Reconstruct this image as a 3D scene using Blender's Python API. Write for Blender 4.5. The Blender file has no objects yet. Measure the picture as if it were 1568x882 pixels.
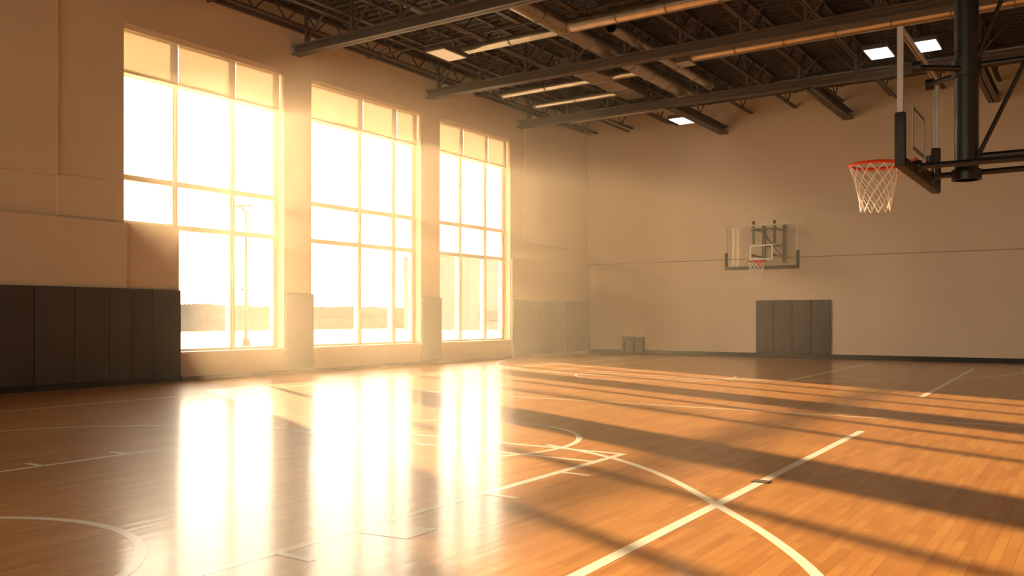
import bpy, bmesh, math, random
from mathutils import Vector, Matrix
random.seed(7)
S = bpy.context.scene
COL = S.collection

# ------------------------------------------------------------------ materials
def new_mat(name):
    m = bpy.data.materials.new(name); m.use_nodes = True
    nt = m.node_tree
    return m, nt, nt.nodes["Principled BSDF"]

def mat(name, col, rough=0.6, metal=0.0, var=0.0, scale=3.0, bump=0.0, bscale=40.0, coat=0.0, emit=None, es=0.0):
    m, nt, b = new_mat(name)
    b.inputs["Base Color"].default_value = (*col, 1)
    b.inputs["Roughness"].default_value = rough
    b.inputs["Metallic"].default_value = metal
    b.inputs["Coat Weight"].default_value = coat
    b.inputs["Coat Roughness"].default_value = 0.15
    tc = nt.nodes.new("ShaderNodeTexCoord")
    if var > 0:
        n = nt.nodes.new("ShaderNodeTexNoise"); n.inputs["Scale"].default_value = scale
        n.inputs["Detail"].default_value = 5
        nt.links.new(tc.outputs["Object"], n.inputs["Vector"])
        r = nt.nodes.new("ShaderNodeValToRGB")
        r.color_ramp.elements[0].position = 0.3; r.color_ramp.elements[1].position = 0.7
        r.color_ramp.elements[0].color = (*[c*(1-var) for c in col], 1)
        r.color_ramp.elements[1].color = (*[min(1, c*(1+var)) for c in col], 1)
        nt.links.new(n.outputs["Fac"], r.inputs["Fac"]); nt.links.new(r.outputs["Color"], b.inputs["Base Color"])
    if bump > 0:
        n2 = nt.nodes.new("ShaderNodeTexNoise"); n2.inputs["Scale"].default_value = bscale
        nt.links.new(tc.outputs["Object"], n2.inputs["Vector"])
        bp = nt.nodes.new("ShaderNodeBump"); bp.inputs["Strength"].default_value = bump; bp.inputs["Distance"].default_value = 0.01
        nt.links.new(n2.outputs["Fac"], bp.inputs["Height"]); nt.links.new(bp.outputs["Normal"], b.inputs["Normal"])
    if emit:
        b.inputs["Emission Color"].default_value = (*emit, 1); b.inputs["Emission Strength"].default_value = es
    return m

M = {}
M['wall'] = mat("painted_block_wall", (0.71, 0.585, 0.44), 0.75, var=0.03, scale=0.7, bump=0.15, bscale=60)
M['wall_far'] = mat("painted_wall_far", (0.69, 0.565, 0.44), 0.7, var=0.03, scale=0.5, bump=0.15, bscale=60)
M['groove'] = mat("wall_joint", (0.36, 0.28, 0.21), 0.8)
M['pad'] = mat("wall_pad_vinyl", (0.062, 0.047, 0.040), 0.6, var=0.08, scale=2, bump=0.1, bscale=25)
M['padgap'] = mat("pad_seam", (0.02, 0.016, 0.014), 0.8)
M['base'] = mat("rubber_base", (0.012, 0.011, 0.011), 0.5)
M['stand'] = mat("vent_dark_paint", (0.022, 0.018, 0.016), 0.7)
M['frame'] = mat("window_frame_paint", (0.8, 0.7, 0.56), 0.45)
M['steel'] = mat("painted_steel", (0.085, 0.063, 0.050), 0.45, var=0.1, scale=2)
M['beam'] = mat("beam_steel", (0.11, 0.084, 0.067), 0.45, var=0.08, scale=2)
M['deck'] = mat("roof_deck", (0.040, 0.031, 0.025), 0.55, var=0.1, scale=1)
M['duct'] = mat("galvanised_duct", (0.56, 0.50, 0.43), 0.30, metal=0.9, var=0.12, scale=4)
M['ductseam'] = mat("duct_seam", (0.3, 0.27, 0.24), 0.4, metal=0.8)
M['black'] = mat("black_powdercoat", (0.010, 0.010, 0.010), 0.4)
M['blackpad'] = mat("black_foam_pad", (0.012, 0.011, 0.011), 0.55)
M['rim'] = mat("orange_rim", (0.75, 0.06, 0.015), 0.35)
M['net'] = mat("net_cord", (0.88, 0.84, 0.78), 0.8)
M['silver'] = mat("board_frame_aluminium", (0.42, 0.39, 0.36), 0.4, metal=0.3)
M['white'] = mat("white_paint", (0.85, 0.83, 0.8), 0.5)
M['line'] = mat("court_paint", (0.92, 0.87, 0.78), 0.36, var=0.03, scale=6, coat=0.5)
M['lamp'] = mat("lamp_diffuser", (0.9, 0.9, 0.85), 0.5, emit=(1, 0.92, 0.8), es=7)
M['lampoff'] = mat("lamp_diffuser_dim", (0.9, 0.85, 0.75), 0.5, emit=(1, 0.78, 0.5), es=0.15)
M['ground'] = mat("pale_ground", (0.20, 0.175, 0.14), 0.9, var=0.1, scale=0.1)
M['tree'] = mat("bare_trees", (0.088, 0.077, 0.064), 1.0, var=0.18, scale=0.9)
M['pole'] = mat("galvanised_pole", (0.06, 0.05, 0.042), 0.5)
M['bldg'] = mat("pale_building", (0.14, 0.125, 0.11), 0.8)

def trans_mat(name, tint, gloss, fixed=False):
    m = bpy.data.materials.new(name); m.use_nodes = True; nt = m.node_tree; nt.nodes.clear()
    o = nt.nodes.new("ShaderNodeOutputMaterial"); t = nt.nodes.new("ShaderNodeBsdfTransparent")
    g = nt.nodes.new("ShaderNodeBsdfGlossy"); g.inputs["Roughness"].default_value = 0.03
    t.inputs["Color"].default_value = (*tint, 1)
    mx = nt.nodes.new("ShaderNodeMixShader"); mx.inputs[0].default_value = gloss
    if not fixed:
        lw = nt.nodes.new("ShaderNodeLayerWeight"); lw.inputs["Blend"].default_value = gloss
        nt.links.new(lw.outputs["Fresnel"], mx.inputs[0])
    nt.links.new(t.outputs[0], mx.inputs[1]); nt.links.new(g.outputs[0], mx.inputs[2])
    nt.links.new(mx.outputs[0], o.inputs[0])
    return m
M['glass'] = trans_mat("window_glass", (0.97, 0.97, 0.96), 0.08)
M['bglass'] = trans_mat("backboard_glass", (0.95, 0.95, 0.95), 0.05, True)

def shade_mat():
    m = bpy.data.materials.new("roller_shade_fabric"); m.use_nodes = True; nt = m.node_tree; nt.nodes.clear()
    o = nt.nodes.new("ShaderNodeOutputMaterial"); d = nt.nodes.new("ShaderNodeBsdfDiffuse"); t = nt.nodes.new("ShaderNodeBsdfTranslucent")
    tp = nt.nodes.new("ShaderNodeBsdfTransparent")
    d.inputs[0].default_value = (0.8, 0.72, 0.6, 1); t.inputs[0].default_value = (0.66, 0.6, 0.5, 1)
    mx = nt.nodes.new("ShaderNodeMixShader"); mx.inputs[0].default_value = 0.33
    mx2 = nt.nodes.new("ShaderNodeMixShader"); mx2.inputs[0].default_value = 0.03
    nt.links.new(d.outputs[0], mx.inputs[1]); nt.links.new(t.outputs[0], mx.inputs[2])
    nt.links.new(mx.outputs[0], mx2.inputs[1]); nt.links.new(tp.outputs[0], mx2.inputs[2]); nt.links.new(mx2.outputs[0], o.inputs[0])
    return m
M['shade'] = shade_mat()

def floor_mat():
    m, nt, b = new_mat("maple_strip_floor")
    N = nt.nodes; L = nt.links
    tc = N.new("ShaderNodeTexCoord")
    mp = N.new("ShaderNodeMapping"); mp.inputs["Rotation"].default_value = (0, 0, math.radians(90))
    L.new(tc.outputs["Object"], mp.inputs["Vector"])
    br = N.new("ShaderNodeTexBrick"); br.offset = 0.37; br.offset_frequency = 2; br.squash = 1.0
    br.inputs["Scale"].default_value = 1; br.inputs["Brick Width"].default_value = 0.62; br.inputs["Row Height"].default_value = 0.07
    br.inputs["Mortar Size"].default_value = 0.0016; br.inputs["Bias"].default_value = 0.0
    br.inputs["Color1"].default_value = (0.0, 0, 0, 1); br.inputs["Color2"].default_value = (1, 1, 1, 1); br.inputs["Mortar"].default_value = (0.2, 0.2, 0.2, 1)
    L.new(mp.outputs[0], br.inputs["Vector"])
    mp2 = N.new("ShaderNodeMapping"); mp2.inputs["Scale"].default_value = (14, 0.9, 1); L.new(tc.outputs["Object"], mp2.inputs["Vector"])
    n = N.new("ShaderNodeTexNoise"); n.inputs["Scale"].default_value = 1.6; n.inputs["Detail"].default_value = 6; L.new(mp2.outputs[0], n.inputs["Vector"])
    ad = N.new("ShaderNodeMath"); ad.operation = 'MULTIPLY_ADD'; ad.inputs[1].default_value = 0.6
    L.new(n.outputs["Fac"], ad.inputs[0])
    ml = N.new("ShaderNodeMath"); ml.operation = 'MULTIPLY'; ml.inputs[1].default_value = 0.36; L.new(br.outputs["Color"], ml.inputs[0])
    L.new(ml.outputs[0], ad.inputs[2])
    r = N.new("ShaderNodeValToRGB"); e = r.color_ramp.elements
    e[0].position = 0.12; e[0].color = (0.36, 0.138, 0.029, 1); e[1].position = 0.85; e[1].color = (0.59, 0.30, 0.086, 1)
    k = e.new(0.5); k.color = (0.49, 0.213, 0.050, 1)
    L.new(ad.outputs[0], r.inputs["Fac"])
    mx = N.new("ShaderNodeMix"); mx.data_type = 'RGBA'; mx.blend_type = 'MULTIPLY'
    fm = N.new("ShaderNodeMath"); fm.operation = 'MULTIPLY'; fm.inputs[1].default_value = 0.45; L.new(br.outputs["Fac"], fm.inputs[0])
    L.new(fm.outputs[0], mx.inputs["Factor"]); L.new(r.outputs["Color"], mx.inputs["A"]); mx.inputs["B"].default_value = (0.3, 0.2, 0.15, 1)
    L.new(mx.outputs["Result"], b.inputs["Base Color"])
    b.inputs["Roughness"].default_value = 0.36
    b.inputs["Coat Weight"].default_value = 0.55; b.inputs["Coat Roughness"].default_value = 0.14
    mp3 = N.new("ShaderNodeMapping"); mp3.inputs["Scale"].default_value = (11.7, 1.0, 1); L.new(tc.outputs["Object"], mp3.inputs["Vector"])
    n3 = N.new("ShaderNodeTexNoise"); n3.inputs["Scale"].default_value = 1.0; n3.inputs["Detail"].default_value = 2; L.new(mp3.outputs[0], n3.inputs["Vector"])
    bp = N.new("ShaderNodeBump"); bp.inputs["Strength"].default_value = 0.10; bp.inputs["Distance"].default_value = 0.01
    L.new(n3.outputs["Fac"], bp.inputs["Height"]); L.new(bp.outputs["Normal"], b.inputs["Normal"]); L.new(bp.outputs["Normal"], b.inputs["Coat Normal"])
    return m
M['floor'] = floor_mat()

# ------------------------------------------------------------------ mesh builder
class MB:
    def __init__(s): s.v = []; s.f = []; s.m = []; s.mats = []
    def mi(s, k):
        if k not in s.mats: s.mats.append(k)
        return s.mats.index(k)
    def add(s, vs, fs, k):
        o = len(s.v); i = s.mi(k)
        s.v += [tuple(v) for v in vs]
        for f in fs: s.f.append([a+o for a in f]); s.m.append(i)
    def box(s, x0, x1, y0, y1, z0, z1, k):
        vs = [(x, y, z) for x in (x0, x1) for y in (y0, y1) for z in (z0, z1)]
        fs = [(0,1,3,2),(4,6,7,5),(0,4,5,1),(2,3,7,6),(0,2,6,4),(1,5,7,3)]
        s.add(vs, fs, k)
    def bbox(s, x0, x1, y0, y1, z0, z1, k, b=0.015):
        bm = bmesh.new(); bmesh.ops.create_cube(bm, size=1)
        for v in bm.verts:
            v.co = Vector(((x0+x1)/2+v.co.x*(x1-x0), (y0+y1)/2+v.co.y*(y1-y0), (z0+z1)/2+v.co.z*(z1-z0)))
        bmesh.ops.bevel(bm, geom=list(bm.edges), offset=b, segments=2, affect='EDGES', profile=0.6)
        bm.verts.index_update()
        s.add([v.co[:] for v in bm.verts], [[v.index for v in f.verts] for f in bm.faces], k); bm.free()
    def cyl(s, a, b, r, k, n=12, r2=None, caps=True):
        a = Vector(a); b = Vector(b); d = (b-a)
        if d.length < 1e-6: return
        q = d.to_track_quat('Z', 'Y'); r2 = r if r2 is None else r2
        vs = []
        for p, rr in ((a, r), (b, r2)):
            for i in range(n):
                t = 2*math.pi*i/n; vs.append(p + q @ Vector((math.cos(t)*rr, math.sin(t)*rr, 0)))
        fs = [(i, (i+1) % n, n+(i+1) % n, n+i) for i in range(n)]
        if caps: fs += [tuple(range(n-1, -1, -1)), tuple(range(n, 2*n))]
        s.add(vs, fs, k)
    def bar(s, a, b, w, h, k):
        a = Vector(a); b = Vector(b); d = (b-a); q = d.to_track_quat('Z', 'Y')
        vs = []
        for p in (a, b):
            for dx, dy in ((-w/2, -h/2), (w/2, -h/2), (w/2, h/2), (-w/2, h/2)): vs.append(p + q @ Vector((dx, dy, 0)))
        s.add(vs, [(0,1,5,4),(1,2,6,5),(2,3,7,6),(3,0,4,7),(3,2,1,0),(4,5,6,7)], k)
    def torus(s, c, R, r, k, n=40, m=10):
        vs = []; fs = []
        for i in range(n):
            t = 2*math.pi*i/n
            for j in range(m):
                p = 2*math.pi*j/m; vs.append((c[0]+(R+r*math.cos(p))*math.cos(t), c[1]+(R+r*math.cos(p))*math.sin(t), c[2]+r*math.sin(p)))
        for i in range(n):
            for j in range(m):
                fs.append((i*m+j, ((i+1) % n)*m+j, ((i+1) % n)*m+(j+1) % m, i*m+(j+1) % m))
        s.add(vs, fs, k)
    def obj(s, name, parent=None, smooth=False, flat_up=False):
        me = bpy.data.meshes.new(name); me.from_pydata(s.v, [], s.f); me.update()
        for k in s.mats: me.materials.append(M[k])
        me.polygons.foreach_set("material_index", s.m)
        bm = bmesh.new(); bm.from_mesh(me)
        if flat_up:
            bm.normal_update(); bmesh.ops.reverse_faces(bm, faces=[f for f in bm.faces if f.normal.z < 0])
        else: bmesh.ops.recalc_face_normals(bm, faces=bm.faces[:])
        bm.to_mesh(me); bm.free()
        if smooth:
            for p in me.polygons: p.use_smooth = True
            try: me.set_sharp_from_angle(angle=math.radians(35))
            except Exception: pass
        o = bpy.data.objects.new(name, me); COL.objects.link(o)
        if parent: o.parent = parent
        return o

XL, XR, YF, YB, ZT = -17.0, 8.0, -5.0, 30.94, 9.2

# ------------------------------------------------------------------ shell
b = MB(); b.box(XL, XR, YF, YB, -0.3, 0, 'floor'); b.obj("floor")

WIN = [(10.93, 15.28, (12.33, 13.90)), (16.20, 20.62, (18.25, 19.67)), (21.52, 25.42, (22.90, 24.28))]
ZS, ZH = 0.6, 7.55
b = MB(); X0 = XL-0.5
segs = [(YF-0.5, WIN[0][0]), (WIN[0][1], WIN[1][0]), (WIN[1][1], WIN[2][0]), (WIN[2][1], YB+0.3)]
for y0, y1 in segs: b.box(X0, XL, y0, y1, -0.3, ZT+0.2, 'wall')
for y0, y1, _ in WIN:
    b.box(X0, XL, y0, y1, -0.3, ZS, 'wall'); b.box(X0, XL, y0, y1, ZH, ZT+0.2, 'wall')
b.box(X0, XL, WIN[0][0], 12.26, ZS, 3.38, 'wall')
b.bbox(XL-0.01, XL+0.12, YF, 10.93, 0.0, 3.36, 'wall', 0.01)
b.bbox(XL-0.01, XL+0.07, YF, 9.5, 4.15, ZT, 'wall', 0.01)
b.bbox(XL-0.01, XL+0.035, 9.5, 10.9, 3.4, 4.2, 'wall', 0.01)
b.bbox(XL-0.01, XL+0.06, 25.46, YB, 0, 3.42, 'wall', 0.01)
b.bbox(XL-0.01, XL+0.04, 26.3, 30.5, 4.0, 8.1, 'wall', 0.01)
b.obj("wall_left")
b = MB(); b.box(XL-0.5, XR+0.5, YB, YB+0.4, -0.3, ZT+0.2, 'wall_far')
b.box(XL, XR, YB-0.010, YB, 3.46, 3.49, 'groove')
b.obj("wall_back")
b = MB(); b.box(XR, XR+0.4, YF, YB, -0.3, ZT+0.2, 'wall_far'); b.obj("wall_right")
# front wall (behind the viewpoint) with unseen windows added for fill light
FW = [(-15.0, -10.4), (-9.0, -4.4), (-3.0, 1.6)]; FZ0, FZ1 = 3.2, 5.7
b = MB(); ya, yb = YF-0.4, YF
b.box(XL-0.5, XR+0.5, ya, yb, -0.3, FZ0, 'wall_far'); b.box(XL-0.5, XR+0.5, ya, yb, FZ1, ZT+0.2, 'wall_far')
xs = [XL-0.5] + [v for p in FW for v in p] + [XR+0.5]
for i in range(0, len(xs), 2): b.box(xs[i], xs[i+1], ya, yb, FZ0, FZ1, 'wall_far')
b.obj("wall_front")
for i, (x0, x1) in enumerate(FW):
    e = bpy.data.objects.new("window_%d" % (i+4), None); COL.objects.link(e)
    b = MB(); fy0, fy1 = YF-0.3, YF-0.2
    b.box(x0, x1, fy0, fy1, FZ0, FZ0+0.07, 'frame'); b.box(x0, x1, fy0, fy1, FZ1-0.07, FZ1, 'frame')
    for k in range(4):
        xm = x0+0.035+(x1-x0-0.07)*k/3; b.box(xm-0.035, xm+0.035, fy0, fy1, FZ0, FZ1, 'frame')
    b.obj("frame", e)
    b = MB(); b.box(x0+.05, x1-.05, YF-0.255, YF-0.25, FZ0+.05, FZ1-.05, 'glass'); b.obj("glass", e)
    L = bpy.data.lights.new("sky_portal", 'AREA'); L.shape = 'RECTANGLE'; L.size = x1-x0; L.size_y = FZ1-FZ0; L.cycles.is_portal = True
    lo = bpy.data.objects.new("sky_portal", L); lo.location = ((x0+x1)/2, YF-0.42, (FZ0+FZ1)/2); lo.rotation_euler = (math.radians(90), 0, 0)
    COL.objects.link(lo); lo.parent = e

# corrugated roof deck
b = MB(); vs = []; fs = []; y = YF-0.2; prof = []
while y < YB+0.2:
    prof += [(y, 0.0), (y+0.12, 0.0), (y+0.15, 0.075), (y+0.27, 0.075)]; y += 0.3
for (yy, zz) in prof: vs += [(XL-0.3, yy, ZT+zz), (XR+0.3, yy, ZT+zz)]
for i in range(len(prof)-1): fs.append((2*i, 2*i+1, 2*i+3, 2*i+2))
b.add(vs, fs, 'deck'); b.box(XL-0.5, XR+0.5, YF-0.4, YB+0.4, ZT+0.2, ZT+0.35, 'deck'); b.obj("ceiling")

# baseboards
b = MB(); b.box(XL, XL+0.03, 12.26, 25.46, 0, 0.08, 'groove'); b.box(XL+0.12, XL+0.24, YF, 10.98, 0, 0.11, 'base'); b.box(XL, XL+0.11, 10.98, 12.26, 0, 0.11, 'base')
b.box(XL+.06, XL+0.16, 25.46, YB, 0, 0.08, 'groove'); b.obj("baseboard_left")
b = MB(); b.box(XL+.16, XR, YB-0.03, YB, 0, 0.15, 'base'); b.obj("baseboard_back")

# ------------------------------------------------------------------ windows
for i, (y0, y1, mu) in enumerate(WIN):
    e = bpy.data.objects.new("window_%d" % (i+1), None); COL.objects.link(e)
    xa, xb = XL-0.40, XL-0.26
    b = MB(); w = 0.07
    ylow = 12.26 if i == 0 else y0
    b.box(xa, xb, y0, y0+w, (3.38 if i == 0 else ZS), ZH, 'frame'); b.box(xa, xb, y1-w*1.6, y1, ZS, ZH, 'frame')
    if i == 0: b.box(xa, xb, ylow, ylow+w*1.6, ZS, 3.4, 'frame')
    b.box(xa, xb, ylow, y1, ZS, ZS+0.09, 'frame'); b.box(xa, xb, y0, y1, ZH-0.08, ZH, 'frame')
    for k, m_ in enumerate(mu):
        zz = 3.4 if (i == 0 and k == 0) else ZS
        b.box(xa-0.02, xb+0.02, m_-0.065, m_+0.065, zz, ZH, 'frame'); b.box(xb+0.02, xb+0.05, m_-0.02, m_+0.02, zz, ZH, 'frame')
    for z in (3.41, 4.38, 6.6):
        b.box(xa-0.01, xb+0.01, y0, y1, z-0.055, z+0.055, 'frame')
    b.bbox(XL-0.27, XL+0.05, ylow, y1, ZS-0.02, ZS+0.035, 'frame', 0.01)
    b.obj("frame", e)
    b = MB()
    b.box(XL-0.335, XL-0.33, y0+0.05, y1-0.05, 3.38, ZH-0.05, 'glass'); b.box(XL-0.335, XL-0.33, ylow+0.05, y1-0.05, ZS+0.05, 3.38, 'glass')
    b.obj("glass", e)
    b = MB(); ed = [y0+0.03, mu[0], mu[1], y1-0.04]
    for a, c in zip(ed[:-1], ed[1:]):
        b.box(XL-0.13, XL-0.125, a+0.012, c-0.012, 6.58, ZH-0.04, 'shade')
        b.cyl((XL-0.127, a+0.012, 6.57), (XL-0.127, c-0.012, 6.57), 0.022, 'frame', 8)
    b.bbox(XL-0.19, XL-0.05, y0+0.01, y1-0.01, ZH-0.1, ZH-0.005, 'frame', 0.01)
    b.obj("roller_shade", e)
    L = bpy.data.lights.new("sky_portal", 'AREA'); L.shape = 'RECTANGLE'; L.size = ZH-ZS; L.size_y = y1-y0
    L.cycles.is_portal = True
    lo = bpy.data.objects.new("sky_portal", L); lo.location = (XL-0.52, (y0+y1)/2, (ZH+ZS)/2); lo.rotation_euler = (0, math.radians(-90), 0)
    COL.objects.link(lo); lo.parent = e

# ------------------------------------------------------------------ wall pads
def pads(name, edges, xw, th, z0=0.11, z1=2.0, axis='y'):
    b = MB()
    for a, c in zip(edges[:-1], edges[1:]):
        if axis == 'y': b.bbox(xw, xw+th, a+0.006, c-0.006, z0, z1, 'pad', 0.018)
        else: b.bbox(a+0.006, c-0.006, xw-th, xw, z0, z1, 'pad', 0.018)
    if axis == 'y': b.box(xw, xw+th*0.6, edges[0]+.01, edges[-1]-.01, z0+.02, z1-.02, 'padgap')
    else: b.box(edges[0]+.01, edges[-1]-.01, xw-th*0.6, xw, z0+.02, z1-.02, 'padgap')
    return b.obj(name, smooth=True)
e1 = [-3.6, -2.8, -2.0, -1.2, -0.4, 0.4, 1.2, 2.0, 2.8, 3.6, 4.35, 5.15, 5.95, 6.7, 7.45, 8.2, 8.95, 9.74, 10.48, 10.95]
pads("wall_pad", e1, XL+0.12, 0.1)
pads("wall_pad", [10.98, 11.55, 12.25], XL, 0.09)
pads("wall_pad", [15.29, 16.24], XL, 0.06, 0.1)
pads("wall_pad", [20.63, 21.56], XL, 0.06, 0.1)
pads("wall_pad", [25.47, 27.3, 29.1, 30.9], XL+0.06, 0.07, 0.08)
pads("wall_pad", [-10.22, -9.58, -8.94, -8.29, -7.65], YB, 0.07, 0.15, 2.0, 'x')

# ------------------------------------------------------------------ roof steel
b = MB()
def ibeam_x(b, y, x0, x1, z0, z1, w=0.26):
    b.box(x0, x1, y-w/2, y+w/2, z0, z0+0.035, 'beam'); b.box(x0, x1, y-w/2, y+w/2, z1-0.035, z1, 'beam'); b.box(x0, x1, y-0.015, y+0.015, z0, z1, 'beam')
def ibeam_y(b, x, y0, y1, z0, z1, w=0.26):
    b.box(x-w/2, x+w/2, y0, y1, z0, z0+0.035, 'beam'); b.box(x-w/2, x+w/2, y0, y1, z1-0.035, z1, 'beam'); b.box(x-0.015, x+0.015, y0, y1, z0, z1, 'beam')
for gy in (-0.3, 5.0, 10.3, 15.65, 20.95, 25.95):
    ibeam_x(b, gy, XL, XR, 8.0, 8.24)
    x = XL+0.4
    while x < XR-0.3:
        b.box(x-0.035, x+0.035, gy-0.035, gy+0.035, 8.22, 9.1, 'beam')
        if x+1.55 < XR:
            b.bar((x, gy, 8.26), (x+0.775, gy, 9.08), 0.045, 0.045, 'steel'); b.bar((x+0.775, gy, 9.08), (x+1.55, gy, 8.26), 0.045, 0.045, 'steel')
        x += 1.55
for bx in (-11.4, -7.1, -2.8, 1.5, 5.8):
    ibeam_y(b, bx, 25.95, YB, 8.0, 8.28, 0.3)
b.obj("roof_girders")
b = MB(); x = XL+0.4
while x < XR:
    for s_ in (-0.035, 0.035):
        b.box(x+s_-0.025, x+s_+0.025, YF, YB, 8.62, 8.67, 'steel')
    b.box(x-0.05, x+0.05, YF, YB, 9.13, 9.19, 'steel')
    y = YF; up = True
    while y < YB-0.5:
        b.bar((x, y, 8.65 if up else 9.15), (x, y+0.5, 9.15 if up else 8.65), 0.032, 0.032, 'steel'); up = not up; y += 0.5
    x += 1.55
for y in (2.5, 7.7, 13.0, 18.3, 23.4, 28.6):
    b.box(XL, XR, y-0.025, y+0.025, 8.58, 8.62, 'steel')
    x = XL+0.4
    while x+1.55 < XR:
        b.bar((x, y, 8.66), (x+1.55, y, 9.14), 0.025, 0.025, 'steel'); b.bar((x, y+0.05, 9.14), (x+1.55, y+0.05, 8.66), 0.025, 0.025, 'steel'); x += 1.55
b.box(XL+0.06, XL+0.14, YF, YB, 8.60, 8.70, 'steel'); b.box(XL+0.02, XL+0.14, YF, YB, 9.1, 9.19, 'steel')
b.obj("roof_joists")

# ------------------------------------------------------------------ ducts
def duct(b, a, c, r):
    a = Vector(a); c = Vector(c); b.cyl(a, c, r, 'duct', 24); d = (c-a); n = int(d.length/1.2)
    for i in range(n+1):
        p = a+d*(i/n); q = p+d.normalized()*0.04
        b.cyl(p, q, r+0.018, 'ductseam', 24)
b = MB(); duct(b, (-10.9, -3, 8.45), (-10.9, 27.0, 8.45), 0.22)
b.cyl((-10.9, 27.0, 8.45), (-10.9, 27.3, 8.45), 0.22, 'duct', 24, 0.12)
duct(b, (-14.0, 18.75, 8.43), (-11.1, 18.75, 8.43), 0.12); duct(b, (-10.7, 18.6, 8.43), (3, 18.6, 8.43), 0.17)
duct(b, (-9.3, 22.6, 8.43), (6, 22.6, 8.43), 0.15); b.box(-9.6, -9.2, 22.35, 22.85, 8.25, 8.6, 'duct')
duct(b, (-8.2, 26.6, 8.43), (6, 26.6, 8.43), 0.12); duct(b, (-15.8, 23.2, 8.43), (-11.1, 23.2, 8.43), 0.11); duct(b, (-15.9, 27.6, 8.43), (-11.9, 27.6, 8.43), 0.11)
duct(b, (-10.7, 13.9, 8.43), (3, 13.9, 8.43), 0.16)
duct(b, (-9.9, 19.2, 8.43), (-9.9, 25.6, 8.43), 0.14); duct(b, (-15.7, 25.0, 8.43), (-12.7, 25.0, 8.43), 0.10)
b.bbox(-12.6, -11.9, 21.3, 25.5, 8.3, 8.6, 'duct', 0.02)
for y in (22.2, 23.2, 24.2): b.box(-12.63, -11.87, y, y+0.04, 8.28, 8.62, 'ductseam')
for x in (-15.2, -13.2, -5.6, -0.5): b.cyl((x, YF+.05, 8.55), (x, YB-.02, 8.55), 0.04, 'steel', 8)
b.obj("ventilation_ducts", smooth=True)

# ------------------------------------------------------------------ ceiling lamps
def lamp(x, y, z, on, w=0.62, l=1.0):
    b = MB(); b.bbox(x-w/2, x+w/2, y-l/2, y+l/2, z, z+0.12, 'steel', 0.02)
    b.box(x-w/2+0.04, x+w/2-0.04, y-l/2+0.04, y+l/2-0.04, z-0.012, z+0.02, 'lamp' if on else 'lampoff')
    for s_ in (-1, 1): b.cyl((x, y+s_*l*0.35, z+0.12), (x, y+s_*l*0.35, 8.78), 0.012, 'steel', 6)
    b.obj("ceiling_lamp")
for x, y, on in [(-12.0, 28.5, True), (-4.75, 24.0, True), (-3.65, 24.0, True), (-14.0, 18.0, False), (1.5, 24, True)]:
    lamp(x, y, 8.12, on)

# ------------------------------------------------------------------ court lines
b = MB(); Z1 = 0.0006; lw = 0.055
zc = [0]
def lz(): zc[0] += 1; return Z1 + 0.00003*zc[0]
def seg(x0, y0, x1, y1, w=lw):
    d = Vector((x1-x0, y1-y0, 0)).normalized(); n = Vector((-d.y, d.x, 0))*w/2; z = lz()
    a = Vector((x0, y0, z)); c = Vector((x1, y1, z))
    b.add([a+n, a-n, c-n, c+n], [(0, 1, 2, 3)], 'line')
def poly(pts, w=lw):
    z = lz(); vs = []; fs = []
    for i, p in enumerate(pts):
        p0 = Vector(pts[max(0, i-1)]); p1 = Vector(pts[min(len(pts)-1, i+1)]); d = (p1-p0).normalized(); n = Vector((-d.y, d.x))*w/2
        P = Vector(p); vs += [(P.x+n.x, P.y+n.y, z), (P.x-n.x, P.y-n.y, z)]
    for i in range(len(pts)-1): fs.append((2*i, 2*i+1, 2*i+3, 2*i+2))
    b.add(vs, fs, 'line')
def arc(cx, cy, r, a0, a1, n=72, w=lw):
    poly([(cx+r*math.cos(math.radians(a0+(a1-a0)*i/n)), cy+r*math.sin(math.radians(a0+(a1-a0)*i/n))) for i in range(n+1)], w)
def spline(P, n=14, w=lw):
    out = []
    P = [P[0]]+P+[P[-1]]
    for i in range(1, len(P)-2):
        p0, p1, p2, p3 = [Vector(q) for q in P[i-1:i+3]]
        for j in range(n):
            t = j/n; out.append(tuple(0.5*((2*p1)+(p2-p0)*t+(2*p0-5*p1+4*p2-p3)*t*t+(3*p1-p0-3*p2+p3)*t**3)))
    out.append(P[-1]); poly(out, w)
seg(-8.33, -3, -8.33, 8.23, 0.06); seg(-4.1, -3, -4.1, 8.23, 0.08)
seg(-8.33, 8.2, -4.1, 8.2, 0.07); seg(-8.7, 7.62, -4.1, 7.62, 0.07)
arc(-6.5, 8.2, 1.65, -30, 200, w=0.07)
spline([(-10.9, -2), (-11.5, 2), (-11.3, 5.6), (-10.0, 7.2), (-8.7, 7.75)], w=lw)
spline([(-5.1, 8.35), (-4.1, 7.93), (-3.2, 7.24), (-2.3, 6.25), (-1.75, 5.6), (-1.29, 4.92), (-0.9, 4.1), (-0.7, 3.0), (-0.6, 0)], w=0.075)
seg(-2.28, -3, -2.48, 11.5, 0.085)
seg(-2.66, 16.9, -2.95, 27.2, 0.09)
seg(-13.65, -3, -13.65, 29, 0.07)
seg(-13.65, 13.1, 5, 13.1, 0.07)
arc(-9.2, 26.5, 7.5, 150, 390, 96, 0.07)
seg(-5.8, 19.7, -5.95, 29.5, 0.07); seg(-12.2, 19.7, -12.2, 29.5); seg(-12.2, 19.7, -5.8, 19.7, 0.07)
arc(-9.0, 19.7, 1.9, 0, 360)
seg(-16, 29.5, 5, 29.5, 0.07)
arc(-5.6, 2.0, 1.44, -10, 190, 60, 0.07)
for y in (4.51, 5.38): seg(-8.6, y, -8.33, y, 0.06)
for y in (3.62, 5.75, 6.93): seg(-4.1, y, -3.78, y, 0.06)
z = lz(); b.add([(-4.02, 4.25, z), (-3.66, 4.3, z), (-3.66, 4.62, z), (-4.02, 4.57, z)], [(0, 1, 2, 3)], 'line')
b.obj("court_line_markings", flat_up=True)
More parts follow.
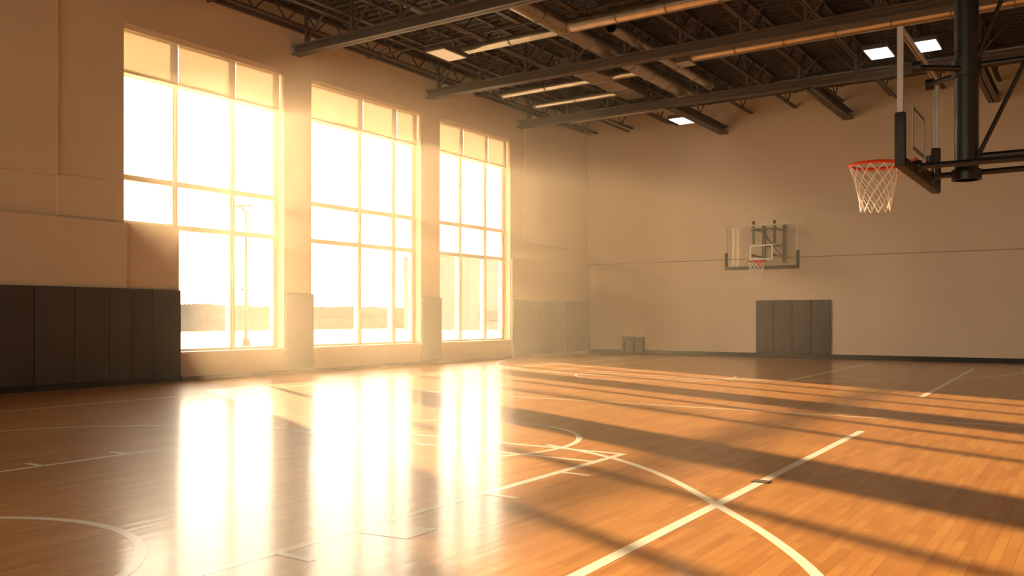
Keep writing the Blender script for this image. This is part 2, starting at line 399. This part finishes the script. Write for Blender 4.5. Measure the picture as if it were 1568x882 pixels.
b = MB(); b.bbox(-2.50, -2.36, 7.42, 7.54, 0.0, 0.006, 'beam', 0.002); b.obj("floor_socket_cover")

# ------------------------------------------------------------------ basketball hoops
def hoop(name, loc, rot, wall):
    e = bpy.data.objects.new(name, None); COL.objects.link(e); e.location = loc; e.rotation_euler = (0, 0, rot)
    HW, Z0, Z2 = 1.2, 3.1, 4.5
    b = MB(); b.box(-HW, HW, -0.008, 0.008, Z0, Z2, 'bglass'); b.obj("glass_board", e)
    b = MB(); t = 0.045
    b.box(-HW-t, -HW, -0.03, 0.03, Z0-t, Z2+t, 'silver'); b.box(HW, HW+t, -0.03, 0.03, Z0-t, Z2+t, 'silver')
    b.box(-HW, HW, -0.03, 0.03, Z2, Z2+t, 'silver'); b.box(-HW, HW, -0.03, 0.03, Z0-t, Z0, 'silver')
    q = 0.05; y0, y1 = -0.016, -0.010; sw, sz0, sz1 = 0.4, 3.35, 3.86
    b.box(-sw, sw, y0, y1, sz1-q, sz1, 'white'); b.box(-sw, sw, y0, y1, sz0, sz0+q, 'white')
    b.box(-sw, -sw+q, y0, y1, sz0+q, sz1-q, 'white'); b.box(sw-q, sw, y0, y1, sz0+q, sz1-q, 'white')
    b.obj("board_frame", e)
    b = MB(); p = 0.055
    b.bbox(-HW-t-0.02, HW+t+0.02, -p, p, Z0-t-0.03, Z0+0.04, 'blackpad', 0.02)
    for s_ in (-1, 1):
        xa, xb = sorted((s_*(HW+t+0.025), s_*(HW-0.02))); b.bbox(xa, xb, -p, p, Z0-t-0.02, Z0+0.52, 'blackpad', 0.02)
    b.obj("edge_padding", e, True)
    RC = -0.50; RR = 0.30; RZ = 3.27
    b = MB(); b.torus((0, RC, RZ), RR, 0.02, 'rim')
    b.bbox(-0.14, 0.14, -0.05, -0.015, RZ-0.14, RZ+0.03, 'rim', 0.008); b.box(-0.12, 0.12, RC+RR-0.0, -0.03, RZ-0.006, RZ+0.012, 'rim')
    for s_ in (-1, 1):
        b.cyl((s_*0.12, -0.04, RZ), (s_*0.2, RC+RR*0.74, RZ), 0.012, 'rim', 8); b.cyl((s_*0.1, -0.04, RZ-0.12), (s_*0.1, RC+RR*0.95, RZ-0.01), 0.01, 'rim', 8)
    b.obj("rim", e, True)
    b = MB(); n = 12; rows = 6; H = 0.55
    def P(i, j):
        f = j/rows; r = RR*(1-0.46*(f**0.75)) + (0.012 if j == rows else 0); a = 2*math.pi*(i+0.5*(j % 2))/n
        return (r*math.cos(a), RC+r*math.sin(a), RZ-0.015-H*f)
    for j in range(rows):
        for i in range(n):
            b.cyl(P(i, j), P(i, j+1), 0.0065, 'net', 5, caps=False)
            b.cyl(P(i, j), P(i-1 if j % 2 == 0 else i+1, j+1), 0.0065, 'net', 5, caps=False)
    b.obj("net", e, True)
    b = MB(); k = 'black'
    if wall:
        D = wall
        for s_ in (-0.3, 0.42):
            b.bar((s_, 0.1, 3.9), (s_, 0.1, 4.68), 0.07, 0.07, k)
            b.bar((s_, 0.1, 4.4), (s_, D, 4.4), 0.06, 0.06, k); b.bar((s_, 0.1, 3.5), (s_, D, 3.5), 0.05, 0.05, k)
            b.bar((s_, D-0.04, 3.3), (s_, D-0.04, 4.62), 0.1, 0.07, k)
            b.bar((s_, 0.02, 4.35), (s_, 0.1, 4.35), 0.1, 0.1, k); b.bar((s_, 0.02, 3.5), (s_, 0.1, 3.5), 0.1, 0.1, k)
        b.bar((-0.3, 0.1, 4.4), (0.42, 0.1, 4.4), 0.06, 0.06, k); b.bar((-0.3, D-.05, 3.9), (0.42, D-.05, 3.9), 0.06, 0.06, k)
        b.bar((-0.3, D*0.8, 4.4), (0.42, D*0.8, 3.5), 0.04, 0.04, k)
    else:
        my = 0.5
        b.cyl((0, my, 3.0), (0, my, 8.58), 0.13, k, 24)
        b.cyl((0, my, 3.0), (0, my, 3.12), 0.16, k, 24); b.cyl((0, my, 4.2), (0, my, 4.4), 0.16, k, 24)
        for s_ in (-0.45, 0.45):
            b.cyl((s_, 0.03, 3.14), (s_*0.55, 3.4, 3.14), 0.035, k, 10)
            b.cyl((s_, 0.03, 4.28), (s_*0.2, my, 4.28), 0.035, k, 10)
            b.cyl((s_*0.7, 0.15, 3.14), (s_*0.7, 0.15, 3.27), 0.04, k, 12)
            b.cyl((s_, 0.0, 4.28), (s_, 0.09, 4.28), 0.07, k, 12); b.cyl((s_, 0.0, 3.14), (s_, 0.09, 3.14), 0.07, k, 12)
        b.cyl((0, my, 3.26), (0, 3.4, 3.26), 0.045, k, 12)
        b.bar((-0.5, 0.06, 3.14), (0.5, 0.06, 3.14), 0.05, 0.05, k)
        b.cyl((0, my, 4.32), (0, 3.4, 4.32), 0.04, k, 12)
        b.cyl((0, 3.4, 3.1), (0, 3.4, 8.58), 0.06, k, 12)
        b.cyl((0.06, my+0.1, 3.2), (0.06, 3.0, 8.4), 0.025, k, 8)
        b.cyl((-0.06, my, 4.2), (-0.06, my+1.75, 8.4), 0.025, k, 8)
        b.bar((0, 0.2, 8.56), (0, 3.7, 8.56), 0.12, 0.12, k)
    b.obj("support_arm", e, True)
    return e
hoop("wall_mounted_basketball_hoop", (-9.64, 29.7, 0), 0, YB-29.7)
hoop("ceiling_mounted_basketball_hoop", (-1.83, 11.56, 0), math.radians(-90), None)

# dark vent housing at the foot of the back wall
b = MB(); x0, x1, y0, y1 = -15.42, -14.52, 30.80, 30.91
b.bbox(x0, x1, y0, y1, 0.56, 0.66, 'stand', 0.01)
for x in (x0, x0+0.40, x1-0.1): b.bbox(x, x+0.1, y0, y1, 0, 0.57, 'stand', 0.01)
b.box(x0+0.05, x1-0.05, y1-0.03, y1, 0, 0.57, 'pad'); b.box(x0, x1, y0+.02, y1, 0.44, 0.57, 'stand')
for k in range(6): b.box(x0+.1, x1-.1, y1-0.05, y1-0.03, 0.04+k*0.065, 0.07+k*0.065, 'stand')
b.obj("wall_vent")

# ------------------------------------------------------------------ outside
b = MB(); b.box(-420, XL-0.6, -60, 520, -0.35, -0.05, 'ground'); b.obj("ground_outside")
b = MB()
for row, (xx, hh) in enumerate(((-80, 2.1), (-90, 2.55), (-104, 3.2))):
    y = 15; prof = []
    while y < 260:
        big = 0.035*math.sin(y*0.07+row*2.1)+0.03*math.sin(y*0.23+row)+0.02*math.sin(y*0.9)
        prof.append((y, hh*(1+big)+random.uniform(-0.11, 0.11))); y += 0.3
    vs = []; fs = []
    for (yy, h) in prof: vs += [(xx+0.5, yy, -0.1), (xx+0.1, yy, h*0.6), (xx, yy, h), (xx-0.6, yy, -0.1)]
    for i in range(len(prof)-1):
        for j in range(3): fs.append((4*i+j, 4*i+4+j, 4*i+5+j, 4*i+1+j))
    b.add(vs, fs, 'tree')
b.obj("tree_line")
b = MB(); px, py = -29.9, 24.8
b.cyl((px, py, -0.05), (px, py, 0.5), 0.16, 'pole', 12); b.cyl((px, py, 0.4), (px, py, 5.9), 0.075, 'pole', 12, 0.05)
b.bar((px, py, 5.85), (px-0.05, py-0.4, 6.02), 0.06, 0.06, 'pole'); b.bar((px-0.05, py-0.5, 6.0), (px+0.05, py+0.2, 6.1), 0.3, 0.09, 'pole')
b.bar((px, py, 2.5), (px, py-0.3, 2.6), 0.06, 0.06, 'pole'); b.obj("street_lamp")
b = MB(); b.box(-72, -62, 84, 98, -0.1, 9.0, 'bldg'); b.box(-72.3, -61.7, 83.7, 98.3, 8.8, 9.2, 'frame')
b.box(-61.98, -61.9, 86, 96, 1.0, 2.2, 'tree'); b.obj("building_outside")

# ------------------------------------------------------------------ dusty air inside the hall, plus an added glow volume by the windows
def haze(name, dens, ext, parent=None):
    m = bpy.data.materials.new(name); m.use_nodes = True; nt = m.node_tree; nt.nodes.clear()
    o = nt.nodes.new("ShaderNodeOutputMaterial"); v = nt.nodes.new("ShaderNodeVolumeScatter")
    v.inputs["Color"].default_value = (1, 0.88, 0.70, 1); v.inputs["Density"].default_value = dens; v.inputs["Anisotropy"].default_value = 0.66
    nt.links.new(v.outputs[0], o.inputs["Volume"]); M[name] = m
    b = MB(); b.box(*ext, name); return b.obj(name, parent)
h0 = haze("dusty_air", 0.0036, (XL+0.25, -2.9, 5.0, 28.8, 0.03, 7.9))
haze("denser_dust", 0.0048, (XL+0.30, -12.5, 10.5, 22.5, 0.05, 7.85), h0)  # inner box added to imitate the bloom around the windows

# ------------------------------------------------------------------ light
w = bpy.data.worlds.new("World"); S.world = w; w.use_nodes = True; nt = w.node_tree
bg = nt.nodes["Background"]; bg.inputs[0].default_value = (1.0, 0.82, 0.58, 1); bg.inputs[1].default_value = 8.3
L = bpy.data.lights.new("sun", 'SUN'); L.energy = 32; L.color = (1.0, 0.69, 0.37); L.angle = math.radians(0.9)
so = bpy.data.objects.new("sun", L); COL.objects.link(so)
el = math.radians(12.5); hd = Vector((1.0, -0.50, 0)).normalized()
d = Vector((hd.x*math.cos(el), hd.y*math.cos(el), -math.sin(el))); so.rotation_euler = d.to_track_quat('-Z', 'Y').to_euler()
so.location = (-40, 30, 20)

# ------------------------------------------------------------------ camera
c = bpy.data.cameras.new("camera"); c.sensor_width = 36; c.lens = 36*1360/1568; c.shift_y = 45/1568; c.clip_end = 1000
co = bpy.data.objects.new("camera", c); COL.objects.link(co); co.location = (0, 0, 1.4)
co.rotation_euler = (math.radians(90), 0, math.radians(33.66)); S.camera = co
S.view_settings.view_transform = 'Standard'; S.view_settings.look = 'None'; S.view_settings.exposure = 0.0
